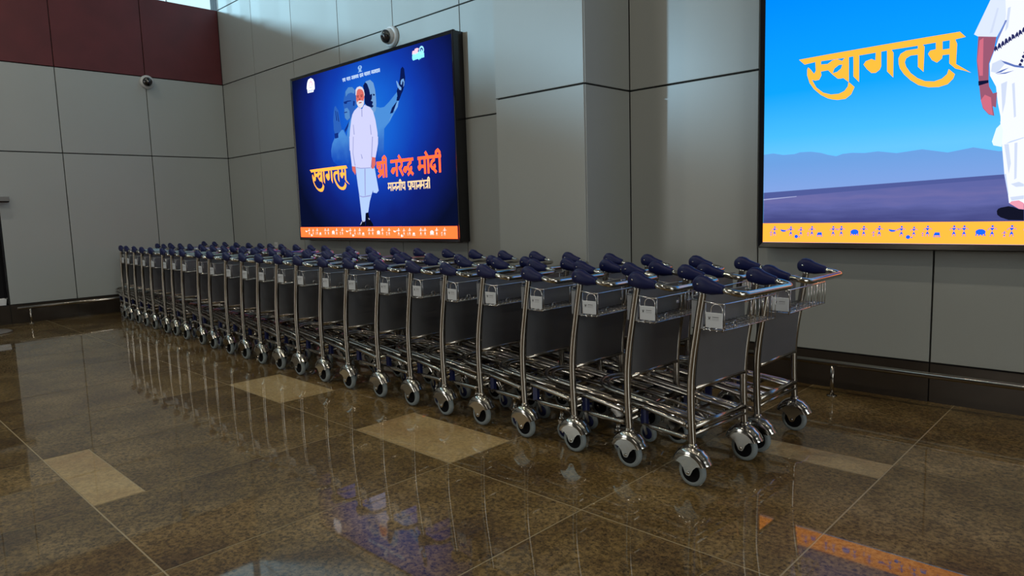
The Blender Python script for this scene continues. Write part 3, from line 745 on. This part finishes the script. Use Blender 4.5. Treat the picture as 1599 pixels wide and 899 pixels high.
# ---------------- left screen
a = S(471, 362); b_ = S(715.8, 362)
LX0, LX1 = a[0], b_[0]
LZ0 = (S(471, 370)[1] + S(715.8, 372.5)[1]) / 2
LZ1 = S(703.4, 53)[1]
LZB = (S(471, 354.4)[1] + S(715.8, 353.2)[1]) / 2
ox0 = S(468.6, 362)[0]; oz0 = S(718, 378)[1] - .004
scr = empty('led_screen', ((LX0 + LX1) / 2, YW, oz0)); 
tag(scr, 'black-framed screen showing a walking man in white on deep blue, left of the grey pier', 'screen', 'screens on the long wall')
loc = Vector(scr.location)
class Shift(Layers): pass
piv = empty('_'); bpy.data.objects.remove(piv)
scr.location = (0, 0, 0)   # parts are given in room coordinates; moved to the base point afterwards
screen_body(scr, LX0 - .038, LX1 + .042, LZ0 - .042, LZ1 + .042, LX0, LX1, LZ0, LZ1)
cx, cz = S(575, 200)
bgm = ramp_mat('blue_glow_picture', 'radial', [(0.0, rgb(28, 120, 225)), (0.28, rgb(22, 95, 210)), (0.5, rgb(18, 60, 175)), (0.72, rgb(17, 34, 120)), (0.92, rgb(12, 22, 70)), (1.0, rgb(9, 16, 46))], c=(cx, 0, cz + .1), sc=(1.95, 100, 1.75), noise=0.12, nscale=(1.5, 1, 1.5), gain=1.0)
m = MB(); m.add([(LX0 - .002, YS, LZ0 - .002), (LX1 + .002, YS, LZ0 - .002), (LX1 + .002, YS, LZ1 + .002), (LX0 - .002, YS, LZ1 + .002)], [(0, 1, 2, 3)])
m.build('display', [bgm], scr)
L = Layers(scr, 0)
z2 = lambda P: [S(505 + x / 6.421, 95 + y / 6.421) for x, y in P]
z3 = lambda P: [S(535 + x / 6.2, 215 + y / 6.2) for x, y in P]
# fading busts behind
gf = lambda name, col, k=1.0: ramp_mat(name, 'z', [(0.04, rgb(19, 76, 190)), (0.42, col), (1.0, col)], c=(0, 0, 2.06), sc=(1, 1, 0.95), noise=.25, nscale=(6, 1, 6))
GB = gf('faded_bust_light', rgb(78, 146, 222)); GM = gf('faded_bust_mid', rgb(46, 100, 190)); GD = E(10, 26, 84); GL = E(140, 190, 240)
L.poly('picture_bust', [z2([(100, 1010), (82, 960), (78, 899), (90, 830), (120, 760), (160, 700), (200, 690), (235, 760), (250, 640), (275, 580), (330, 480), (330, 1050), (150, 1050)]),
                        z2([(530, 460), (570, 470), (610, 462), (660, 410), (740, 310), (782, 325), (760, 400), (742, 470), (690, 560), (665, 610), (640, 640), (610, 680), (606, 899), (585, 1000), (480, 1040), (480, 500)])], GB)
L.poly('picture_bust', [z2([(222, 300), (250, 265), (290, 262), (325, 300), (335, 420), (310, 500), (275, 580), (240, 598), (216, 575), (205, 520), (212, 490), (200, 440), (206, 380)]),
                        z2([(100, 600), (104, 520), (112, 462), (124, 452), (138, 480), (152, 500), (160, 560), (185, 690), (150, 735), (120, 745), (106, 690)])], GM)
L.poly('picture_bust', [z2([(222, 310), (250, 266), (290, 263), (320, 296), (310, 330), (280, 318), (246, 330), (226, 360)]), z2([(212, 480), (240, 470), (262, 500), (268, 570), (240, 596), (218, 570)])], E(84, 140, 205))
L.poly('picture_bust', [z2(p) for p in ([(204, 412), (240, 400), (280, 396), (280, 404), (240, 412), (236, 430), (212, 432)], [(208, 516), (236, 508), (244, 516), (214, 524)], [(300, 400), (318, 405), (312, 450), (298, 450)],
                        [(120, 500), (126, 500), (140, 600), (132, 600)], [(138, 510), (144, 510), (160, 610), (152, 610)], [(112, 730), (150, 720), (152, 770), (118, 780)], [(215, 690), (262, 600), (250, 660), (220, 720)])], E(18, 48, 130))
L.poly('picture_bust', [z2([(400, 245), (428, 205), (470, 190), (502, 220), (520, 290), (528, 360), (532, 430), (528, 490), (510, 525), (470, 480), (420, 440), (410, 300)])], E(112, 160, 214))
L.poly('picture_bust', [z2([(400, 248), (420, 215), (440, 230), (462, 290), (470, 340), (490, 330), (488, 380), (478, 400), (500, 410), (490, 440), (505, 450), (490, 470), (440, 450), (418, 430), (410, 300)]),
                        z2([(498, 330), (516, 334), (518, 346), (500, 350)])], GD)
L.poly('picture_bust', [z2([(738, 300), (745, 370), (775, 350), (800, 300), (815, 240), (822, 170), (812, 80), (795, 58), (778, 80), (770, 170), (765, 200), (755, 250)]), z2([(740, 360), (785, 330), (760, 400), (735, 400)]), z2([(690, 470), (742, 402), (700, 520), (670, 530)])], GD)
L.poly('picture_bust', [z2(p) for p in ([(732, 205), (740, 200), (765, 250), (785, 270), (782, 295), (765, 290), (745, 260)], [(788, 185), (806, 178), (815, 210), (812, 245), (803, 262), (806, 215), (796, 200), (788, 240), (776, 235), (778, 200)], [(742, 410), (754, 400), (748, 460), (720, 500), (708, 500)], [(690, 540), (700, 530), (668, 595), (662, 600)])], E(120, 170, 228))
# walking man in the middle
KU = E(204, 206, 243, 1.12); KU2 = E(178, 204, 248, 1.1); SK = E(222, 112, 104, 1.0); HAIR = E(226, 224, 236, 1.0)
L.poly('picture_man', [z3([(128, 280), (278, 285), (312, 290), (352, 512), (332, 537), (298, 530), (297, 508), (280, 560), (200, 572), (165, 560), (150, 460), (138, 370)]),
                       z3([(163, 555), (283, 550), (265, 620), (250, 722), (225, 728), (222, 803), (190, 803), (180, 700)])], KU2)
L.poly('picture_man', [z2([(350, 462), (312, 500), (292, 540), (282, 590), (270, 690), (264, 800), (266, 899), (540, 899), (548, 800), (545, 720), (524, 590), (500, 505), (470, 465), (412, 440), (390, 485)]) ,
                       z3([(68, -10), (75, 120), (93, 280), (128, 278), (130, 286), (180, 296), (276, 291), (286, 190), (322, 192), (345, 60), (346, -10)])], KU)
L.poly('picture_man', [z3(p) for p in ([(104, -10), (110, -10), (106, 150), (128, 270), (120, 272), (100, 150)], [(288, -10), (296, -10), (288, 186), (280, 200)], [(136, 284), (180, 292), (276, 287), (276, 294), (180, 300), (136, 292)], [(214, 300), (224, 300), (226, 560), (218, 560)], [(180, 160), (186, 160), (198, 200), (190, 205)], [(165, 558), (200, 568), (282, 552), (270, 566), (200, 578), (168, 568)])] +
                      [z2(p) for p in ([(384, 486), (392, 486), (394, 560), (386, 560)], [(300, 640), (306, 640), (316, 740), (308, 740)], [(470, 640), (476, 640), (486, 740), (478, 740)])], E(160, 166, 220))
L.poly('picture_man', [z3([(94, 276), (126, 280), (132, 330), (126, 362), (118, 345), (98, 318)]), z3([(286, 186), (320, 192), (322, 258), (302, 302), (281, 296), (284, 240)]),
                       z2([(330, 330), (335, 290), (365, 262), (395, 275), (412, 315), (414, 370), (405, 430), (380, 465), (350, 450), (333, 400)])], SK)
L.poly('picture_man', [z2([(326, 345), (326, 290), (342, 266), (366, 255), (392, 264), (410, 295), (418, 340), (412, 360), (408, 318), (394, 292), (372, 282), (352, 284), (340, 302), (334, 345)]),
                       z2([(332, 385), (342, 420), (352, 402), (372, 396), (394, 398), (404, 405), (412, 370), (410, 430), (396, 462), (378, 476), (354, 462), (338, 430)])], HAIR)
L.poly('picture_man', [z2(p) for p in ([(340, 352), (358, 346), (358, 352), (341, 358)], [(374, 344), (398, 338), (398, 344), (374, 350)], [(343, 362), (356, 359), (356, 366), (344, 368)], [(378, 357), (394, 352), (394, 360), (378, 364)])], E(70, 40, 50))
L.poly('picture_man', [z2([(358, 418), (388, 412), (386, 422), (362, 426)]), z2([(362, 380), (374, 378), (376, 390), (360, 392)])], E(150, 62, 62))
L.poly('picture_man', [z3([(163, 856), (190, 806), (222, 800), (226, 856)]), z3([(228, 856), (228, 735), (252, 720), (264, 782), (296, 832), (302, 856)])], E(9, 12, 28))
L.poly('picture_man', [z3([(186, 815), (196, 808), (186, 835), (172, 848)]), z3([(192, 798), (222, 798), (222, 808), (206, 815), (196, 806)]), z3([(250, 775), (268, 785), (262, 795)])], E(176, 186, 214, 1.2))
# lettering
wx0, wz1 = S(484.5, 266); wx1 = S(547, 287)[0]; wzl = S(520, 298)[1]
allp = [p for P in map_word(WZ) for p in (P if not isinstance(P[0][0], (tuple, list)) else P[0])]
mnx, mxx = min(p[0] for p in allp), max(p[0] for p in allp); mnz, mxz = min(p[1] for p in allp), max(p[1] for p in allp)
wzt = S(487, 264.5)[1]
fw = lambda P: [(wx0 + (x - mnx) / (mxx - mnx) * (wx1 - wx0), wzl + (z - mnz) / (mxz - mnz) * (wzt - wzl)) for x, z in WZ(P)]
OR = emi('screen_orange', (2.6, 0.20, 0.055)); YE = emi('screen_yellow', (1.9, 0.62, 0.08)); CRM = E(255, 222, 170, 1.1)
L.poly('welcome_lettering', map_word(fw), YE)
zt = lambda x, y: S(475 + x / 7.107, 225 + y / 7.107)
q0 = zt(818, 372); q1 = zt(1530, 318); qh = zt(820, 205); q2 = zt(1525, 135)
hgt = ((qh[1] - q0[1]) + (q2[1] - q1[1])) / 2
L.poly('name_lettering', text([['sri'], ['na', 're', 'ndra'], ['mo', 'dii']], q0[0], (q0[1] + q1[1]) / 2, q1[0] - q0[0], hgt, .036), OR)
q0 = zt(938, 520); q1 = zt(1405, 492); qh = zt(938, 432); q2 = zt(1405, 405)
hgt = ((qh[1] - q0[1]) + (q2[1] - q1[1])) / 2
L.poly('title_lettering', text([['ma', 'aa', 'na', 'nii', 'ya'], ['pra', 'dha', 'aa', 'na', 'man', 'trii']], q0[0], (q0[1] + q1[1]) / 2, q1[0] - q0[0], hgt, .018), CRM)
zc = lambda x, y: S(470 + x / 7.995, 60 + y / 7.995)
q0 = zc(525, 550); q1 = zc(992, 415); qh = zc(525, 512)
L.poly('small_lettering', text([['ra', 'ya'], ['bha', 'aa', 'ra'], ['na', 'ta', 'ma', 'ya'], ['pra', 'na'], ['dha', 'aa', 'ta', 'ra'], ['ma', 'na', 'ya', 'aa', 'na']], q0[0], (q0[1] + q1[1]) / 2, q1[0] - q0[0], qh[1] - q0[1], .014), E(190, 215, 250))
e0 = zc(745, 420); e1 = zc(745, 338)
ex, eh = e0[0], e1[1] - e0[1]; ez = e0[1]
L.poly('emblem', [disc(ex, ez + .68 * eh, .045, 12, .33 * eh), [(ex - .03, ez + .42 * eh), (ex + .03, ez + .42 * eh), (ex + .022, ez + .1 * eh), (ex - .022, ez + .1 * eh)], [(ex - .045, ez), (ex + .045, ez), (ex + .045, ez + .1 * eh), (ex - .045, ez + .1 * eh)]], E(150, 195, 245))
L.poly('emblem', [disc(ex, ez + .74 * eh, .016, 8), [(ex - .03, ez + .42 * eh), (ex + .03, ez + .42 * eh), (ex + .03, ez + .46 * eh), (ex - .03, ez + .46 * eh)]], E(60, 110, 205))
zc2 = lambda P: [zc(x, y) for x, y in P]
L.poly('corner_logo', [zc2([(80, 610), (84, 560), (98, 515), (128, 495), (158, 508), (174, 545), (180, 620), (176, 640), (166, 640), (164, 668), (90, 684), (86, 640), (80, 632)])], E(238, 240, 252, 1.4))
L.poly('corner_logo', [zc2([(104, 600), (112, 550), (128, 525), (148, 540), (152, 580), (136, 600), (140, 560), (128, 548), (118, 566), (116, 604)])], E(240, 190, 205, 1.3))
L.poly('corner_logo', [zc2([(92, 655), (160, 640), (160, 646), (92, 661)]), zc2([(94, 668), (158, 654), (158, 659), (94, 673)]), zc2([(112, 612), (154, 604), (154, 609), (112, 617)])], E(110, 150, 225))
p0 = zc(1404, 285); p1 = zc(1538, 262); ph = zc(1404, 205); p2 = zc(1538, 182)
L.poly('corner_logo', text([['bha', 'aa', 'ra', 'ta']], p0[0], (p0[1] + p1[1]) / 2 + .015, p1[0] - p0[0], ((ph[1] - p0[1]) + (p2[1] - p1[1])) / 2 - .02, .050), E(130, 225, 245, 1.4))
L.poly('corner_logo', [zc2([(1396, 205), (1400, 160), (1425, 155), (1430, 132), (1460, 120), (1480, 126), (1470, 150), (1466, 190), (1440, 200)])], E(250, 190, 205, 1.4))
cc = zc(1513, 150); rr = abs(zc(1545, 150)[0] - zc(1480, 150)[0]) / 2
L.poly('corner_logo', [[disc(cc[0], cc[1], rr, 20, rr * 1.05), disc(cc[0], cc[1], rr * .62, 16)], disc(cc[0], cc[1], rr * .3, 10)], E(150, 215, 245, 1.4))
L.poly('corner_logo', [zc2([(1400, 196), (1466, 182), (1466, 190), (1400, 204)])], E(140, 225, 245, 1.3))
L.poly('picture_band', [[(LX0, LZ0), (LX1, LZ0), (LX1, LZB), (LX0, LZB)]], emi('band_orange', (2.4, 0.27, 0.06)))
L.poly('band_figures', band(LX0 + .16, (LX1 - LX0) / 3.25, 3, LZ0 + (LZB - LZ0) * .30, (LZB - LZ0) * .60), E(255, 226, 222, 1.4))

# ---------------- right screen
RX0 = S(1192.1, 345)[0]; RZ0 = S(1192.1, 377.5)[1]; RZB = S(1192.1, 348.6)[1]
RX1, RZ1 = RX0 + (LX1 - LX0), RZ0 + (LZ1 - LZ0)
scr2 = empty('led_screen'); 
tag(scr2, 'large black-framed screen with yellow lettering on a blue sky, right of the grey pier', 'screen', 'screens on the long wall')
screen_body(scr2, RX0 - .042, RX1 + .042, RZ0 - .045, RZ1 + .042, RX0, RX1, RZ0, RZ1)
zz6 = lambda x, y: S(1180 + x / 6.914, 220 + y / 6.914)
zh = zz6(300, 150)[1]
ztop = S(1200, 0)[1]
sky = ramp_mat('blue_sky_picture', 'z', [(0.0, rgb(98, 190, 250)), (0.12, rgb(70, 182, 252)), (0.4, rgb(14, 158, 250)), (1.0, rgb(0, 134, 248))], c=(0, 0, zh), sc=(1, 1, ztop - zh), gain=1.15)
m = MB(); m.add([(RX0 - .002, YS, RZ0 - .002), (RX1 + .002, YS, RZ0 - .002), (RX1 + .002, YS, RZ1 + .002), (RX0 - .002, YS, RZ1 + .002)], [(0, 1, 2, 3)])
m.build('display', [sky], scr2)
L = Layers(scr2, 0)
z6 = lambda P: [zz6(x, y) for x, y in P]
gl0 = zz6(90, 560); gl1 = S(1570, 272)   # far edge of the plain
sl = (gl1[1] - gl0[1]) / (gl1[0] - gl0[0])
gz = lambda x: gl0[1] + sl * (x - gl0[0])
ridge = z6([(90, 150), (190, 135), (300, 152), (420, 142), (480, 122), (600, 116), (700, 128), (780, 150), (870, 165), (940, 140), (1040, 128), (1180, 130), (1320, 112)]) + [S(1400, 239), S(1440, 233), S(1480, 238), S(1520, 230), S(1560, 236)]
xr = RX1; ridge += [(RX0 + 2.2, ridge[-1][1] + .03), (RX0 + 2.7, ridge[-1][1] - .02), (xr, ridge[-1][1] + .02)]
hz = min(gz(RX0), gz(xr))
mtn = ramp_mat('hazy_ridge_picture', 'z', [(0.0, rgb(134, 168, 232)), (0.5, rgb(112, 164, 230)), (1.0, rgb(98, 172, 240))], c=(0, 0, gl0[1]), sc=(1, 1, .42))
L.poly('picture_ridge', [ridge + [(xr, hz - .02), (RX0, hz - .02)]], mtn)
plain = ramp_mat('plain_picture', 'z', [(0.0, rgb(70, 74, 132)), (0.3, rgb(84, 90, 150)), (0.55, rgb(98, 104, 168)), (0.75, rgb(110, 110, 170)), (1.0, rgb(96, 104, 168))], c=(0, 0, RZB), sc=(1, 1, gl0[1] - RZB), noise=0.75, nscale=(3.5, 1, 24))
L.poly('picture_plain', [[(RX0, RZB), (xr, RZB), (xr, gz(xr)), (RX0, gz(RX0))]], plain)
L.poly('picture_plain', [[(RX0, gz(RX0) - .045), (RX0 + .9, gz(RX0 + .9) - .03), (xr, gz(xr) - .01), (xr, gz(xr)), (RX0, gz(RX0))]], E(82, 94, 158))
L.poly('picture_plain', [[(RX0, gz(RX0) - .056), (RX0 + .25, gz(RX0 + .25) - .047), (RX0 + .25, gz(RX0 + .25) - .043), (RX0, gz(RX0) - .049)]], E(176, 184, 226))
L.poly('welcome_lettering', map_word(WZ), emi('screen_amber', (1.35, 0.56, 0.055)))
# man in white walking, cropped by the photograph's edge; his other half mirrored about his own axis
ma = lambda P: [S(1500 + x / 4.727, y / 4.731) for x, y in P]
mc = lambda P: [S(1500 + x / 4.385, 180 + y / 4.385) for x, y in P]
AX = S(1622, 100)[0]
mir = lambda Ps: Ps + [[(2 * AX - x, z) for x, z in P] for P in Ps]
topz = RZ1 - .28
shoulder = ma([(225, 0)])[0]
WHT = E(238, 242, 255, 1.12); WSH = E(198, 214, 250, 1.3)
L.poly('picture_man', mir([ma([(330, 0), (330, 150), (255, 360), (215, 470), (218, 560), (262, 640), (275, 760), (295, 860), (296, 899)]) + mc([(272, 40), (285, 220), (300, 400), (325, 540), (332, 600), (434, 606)]) + [(AX, mc([(434, 606)])[0][1]), (AX, topz - .16), (AX - .10, topz - .16), (shoulder[0] + .16, shoulder[1] + .12)]]), WHT)
L.poly('picture_man', mir([mc([(275, 60), (245, 90), (215, 180), (225, 206), (282, 216), (290, 100)])]), E(206, 226, 250, 1.4))
L.poly('picture_man', mir([ma([(132, 262), (268, 262), (245, 380), (210, 470), (207, 600), (212, 640), (240, 690), (270, 682), (262, 795), (238, 785), (250, 856), (208, 846), (165, 800), (150, 740), (135, 600), (120, 450)])]), E(158, 92, 118))
L.poly('picture_man', mir([ma([(150, 740), (180, 700), (225, 720), (232, 800), (240, 850), (208, 842), (168, 798)]), ma([(140, 300), (170, 280), (165, 560), (140, 560), (124, 450)])]), E(206, 108, 130, 1.1))
L.poly('picture_man', mir([ma([(100, 255), (128, 270), (268, 273), (300, 215), (332, 150), (336, 110), (332, 0), (225, 0)]) + [(shoulder[0] + .03, shoulder[1] + .08), ]][:1]), E(222, 233, 255, 1.05))
L.poly('picture_man', [ma(q) for q in ([(235, 470), (300, 440), (330, 470), (270, 540), (225, 530)], [(350, 60), (372, 50), (352, 200), (330, 235)], [(300, 620), (345, 600), (330, 760), (310, 840)], [(270, 60), (284, 60), (236, 240), (215, 250)], [(380, 620), (400, 610), (410, 860), (395, 870)])] +
       [mc(q) for q in ([(300, 200), (330, 196), (345, 330), (330, 400)], [(370, 190), (390, 186), (384, 430), (368, 440)], [(345, 470), (400, 455), (434, 470), (434, 486), (380, 490)], [(340, 560), (434, 548), (434, 572), (350, 584)])], E(214, 226, 250))
L.poly('picture_man', mir([ma([(330, 150), (345, 150), (290, 270), (262, 330), (275, 270), (310, 200)])]), E(120, 140, 205))
L.poly('picture_man', mir([ma([(132, 600), (207, 592), (207, 612), (134, 634)])]), E(18, 22, 58))
rz = random.Random(5); pat = []
for k in range(9):
    t = k / 8; x = 262 + 206 * t; y = 362 - 135 * t
    pat.append(ma([(x - 10 + rz.uniform(-4, 4), y - 18 + rz.uniform(-6, 6)), (x + 2, y - 26 + rz.uniform(-5, 5)), (x + 12, y - 8), (x + 16, y + 12 + rz.uniform(-6, 6)), (x + 2, y + 6), (x - 6, y + 20 + rz.uniform(-5, 5)), (x - 14, y + 4)]))
for k in range(4):
    x = 440 + 12 * k; y = 478 - 30 * k
    pat.append(ma([(x - 12, y), (x, y - 14), (x + 14, y - 4), (x + 8, y + 14), (x - 6, y + 12)]))
L.poly('picture_man', pat, E(40, 44, 96))
L.poly('picture_man', [ma([(300, 448), (340, 458), (400, 480), (468, 490), (468, 504), (400, 496), (330, 472)]), ma([(255, 545), (300, 520), (360, 500), (300, 535)]), ma([(262, 548), (330, 536), (400, 520), (330, 546)])], E(96, 120, 190))
L.poly('picture_man', [mc([(310, 196), (340, 178), (434, 150), (434, 156), (345, 186)]), mc([(300, 405), (312, 400), (330, 540), (326, 545)])], E(190, 206, 240, 1.2))
L.poly('picture_man', mir([mc([(335, 602), (350, 588), (400, 582), (434, 600), (434, 644), (400, 640)])]), E(228, 150, 170, 1.2))
L.poly('picture_man', mir([mc([(249, 655), (258, 640), (275, 632), (330, 622), (365, 628), (400, 642), (434, 646), (434, 719), (330, 716), (275, 698), (252, 680)])]), E(20, 22, 40))
hx = AX; L.poly('picture_man', [disc(hx, topz, .10, 24, .13), [(hx - .05, topz - .2), (hx + .05, topz - .2), (hx + .05, topz - .08), (hx - .05, topz - .08)]], E(196, 120, 112))
L.poly('picture_man', [[(hx + .105 * math.cos(a_), topz + .02 + .125 * math.sin(a_)) for a_ in [math.pi * k / 14 for k in range(15)]] + [(hx - .08, topz + .04), (hx + .08, topz + .04)]], HAIR)
L.poly('picture_band', [[(RX0, RZ0), (RX1, RZ0), (RX1, RZB), (RX0, RZB)]], emi('band_amber', (1.9, 0.56, 0.06)))
fx0 = S(1180 + 320 / 7.268, 365)[0]; fx1 = S(1180 + 1555 / 7.268, 360)[0]
prd = fx1 - fx0
bz = RZ0 + (RZB - RZ0) * .38; bs = (RZB - RZ0) * .48
fx = [f for f in band(fx0, prd, 4, bz, bs) if max(p[0] for p in f) < RX1 - .03]
L.poly('band_figures', fx + fig_person(fx0 - 113 / 1235 * prd, bz, bs) + fig_person(fx0 - 158 / 1235 * prd, bz - .1 * bs, bs * .55), E(26, 100, 236, 1.2))

# move each screen's origin to its base point on the wall
for s_, p in ((scr, Vector(((LX0 + LX1) / 2, YW, LZ0 - .042))), (scr2, Vector(((RX0 + RX1) / 2, YW, RZ0 - .045)))):
    for ch in s_.children: ch.location = -p
    s_.location = p
# picture gradients use object coordinates, so the parts keep room coordinates in their own space

# ------------------------------------------------------------------ small fittings
def dome_camera(loc, out, look, r, label):
    t = empty('security_camera', loc)
    o = Vector(out); m = MB()
    m.lathe((0, 0, 0), [(r, 0), (r, .03), (r * .93, .05), (r * .80, .058)], n=24, dirv=o); m.build('housing', [WHITEP], t)
    c = o * .055; m = MB(); lk = Vector(look).normalized(); R = r * .78
    m.lathe(c, [(R * math.sin(a), R * math.cos(a)) for a in [math.pi * k / 12 for k in range(1, 12)]], n=20, dirv=lk)
    m.build('ball', [WHITEP], t)
    m = MB(); m.lathe(c, [((R + .006) * math.sin(a), (R + .006) * math.cos(a)) for a in [math.radians(x) for x in (52, 44, 34, 22, 10, 3)]], n=20, dirv=lk)
    m.build('lens', [LENS], t)
    tag(t, label, 'security camera', 'dome cameras on the walls')
dome_camera((-6.99, YW, 3.535), (0, -1, 0), (.16, -.88, -.17), .125, 'white dome camera with a dark lens mounted just above the left screen')
dome_camera((XL, 4.07, 3.565), (1, 0, 0), (.9, -.38, -.2), .105, 'white dome camera with a dark lens just under the red wall band')

m = MB(); m.box(XL, XL + .10, 1.72, 2.135, 1.715, 1.79); t = empty('wall_box'); 
m = MB(); m.slab(-.0, .10, -.21, .21, .012, .075, .004, 'x'); m.build('case', [mat('grey_metal_case', (0.22, 0.22, 0.21, 1), .4, .4)], t)
m = MB(); m.slab(-.0, .095, -.205, .205, 0, .012, .002, 'x'); m.build('dark_underside', [DARK], t)  # plain dark strip along the bottom of the case
t.location = (XL, 1.90, 1.715); tag(t, 'small grey metal box fixed on the wall at the left edge, above the dark recess', 'wall box')

t = empty('wall_socket', (-10.28, YW, .955))
m = MB(); m.slab(-.045, .045, -.012, 0, -.045, .045, .004, 'y'); m.build('plate', [WHITEP], t)
m = MB()
for dx in (-.018, .018): m.box(dx - .004, dx + .004, -.0128, -.010, -.012, .012)
m.build('slot', [DARK], t)
tag(t, 'small pale wall socket on the grey panel left of the blue screen', 'socket')

# planter on the ledge of the recess, only its end shows
t = empty('planter', (-11.89, 1.62, ZB + .004))
m = MB(); a, b2, h0 = .07, .34, .085
m.add([(-a, -b2, 0), (a, -b2, 0), (a, b2, 0), (-a, b2, 0), (-a - .01, -b2 - .01, h0), (a + .01, -b2 - .01, h0), (a + .01, b2 + .01, h0), (-a - .01, b2 + .01, h0), (-a, -b2, h0 - .012), (a, -b2, h0 - .012), (a, b2, h0 - .012), (-a, b2, h0 - .012)],
      [(3, 2, 1, 0), (0, 1, 5, 4), (1, 2, 6, 5), (2, 3, 7, 6), (3, 0, 4, 7), (4, 5, 9, 8), (5, 6, 10, 9), (6, 7, 11, 10), (7, 4, 8, 11), (8, 9, 10, 11)])
m.build('box', [mat('white_glazed_planter', (0.85, 0.88, 0.9, 1), .3, var=.03)], t)
m = MB(); rl = random.Random(9)
for k in range(70):
    an = rl.uniform(0, 6.28); h_ = rl.uniform(.05, .20); sp = rl.uniform(.01, .06); wv = rl.uniform(.006, .014)
    p0 = Vector((rl.uniform(-.04, .04), rl.uniform(-.3, .2), h0 - .014)); p2 = p0 + Vector((math.cos(an) * sp, math.sin(an) * sp, h_)); p1 = (p0 + p2) / 2 + Vector((0, 0, .03))
    sd = Vector((-math.sin(an), math.cos(an), 0)) * wv
    m.add([p0 - sd * .3, p0 + sd * .3, p1 + sd, p1 - sd, p2], [(0, 1, 2, 3), (3, 2, 4)])
m.build('leaves', [GREEN], t)
tag(t, 'white planter with green plant in the dark recess at the left edge', 'planter')
# flat foot of a barrier stand on the floor at the left edge
t = empty('barrier_stand', (-11.06, 1.60, 0))
m = MB(); m.lathe((0, 0, 0), [(.27, 0), (.27, .012), (.25, .022), (.08, .045), (.03, .055)], 'z', 32); m.build('foot', [mat('grey_cast_metal', (0.28, 0.25, 0.23, 1), .4, .5)], t)
m = MB(); m.tube([(0, 0, .04), (0, 0, .95)], .025, 14); m.lathe((0, 0, .95), [(.032, 0), (.032, .05), (.02, .06)], 'z', 16); m.build('post', [FRAME], t)
tag(t, 'grey barrier stand foot on the floor at the left edge, before the dark recess', 'barrier stand')
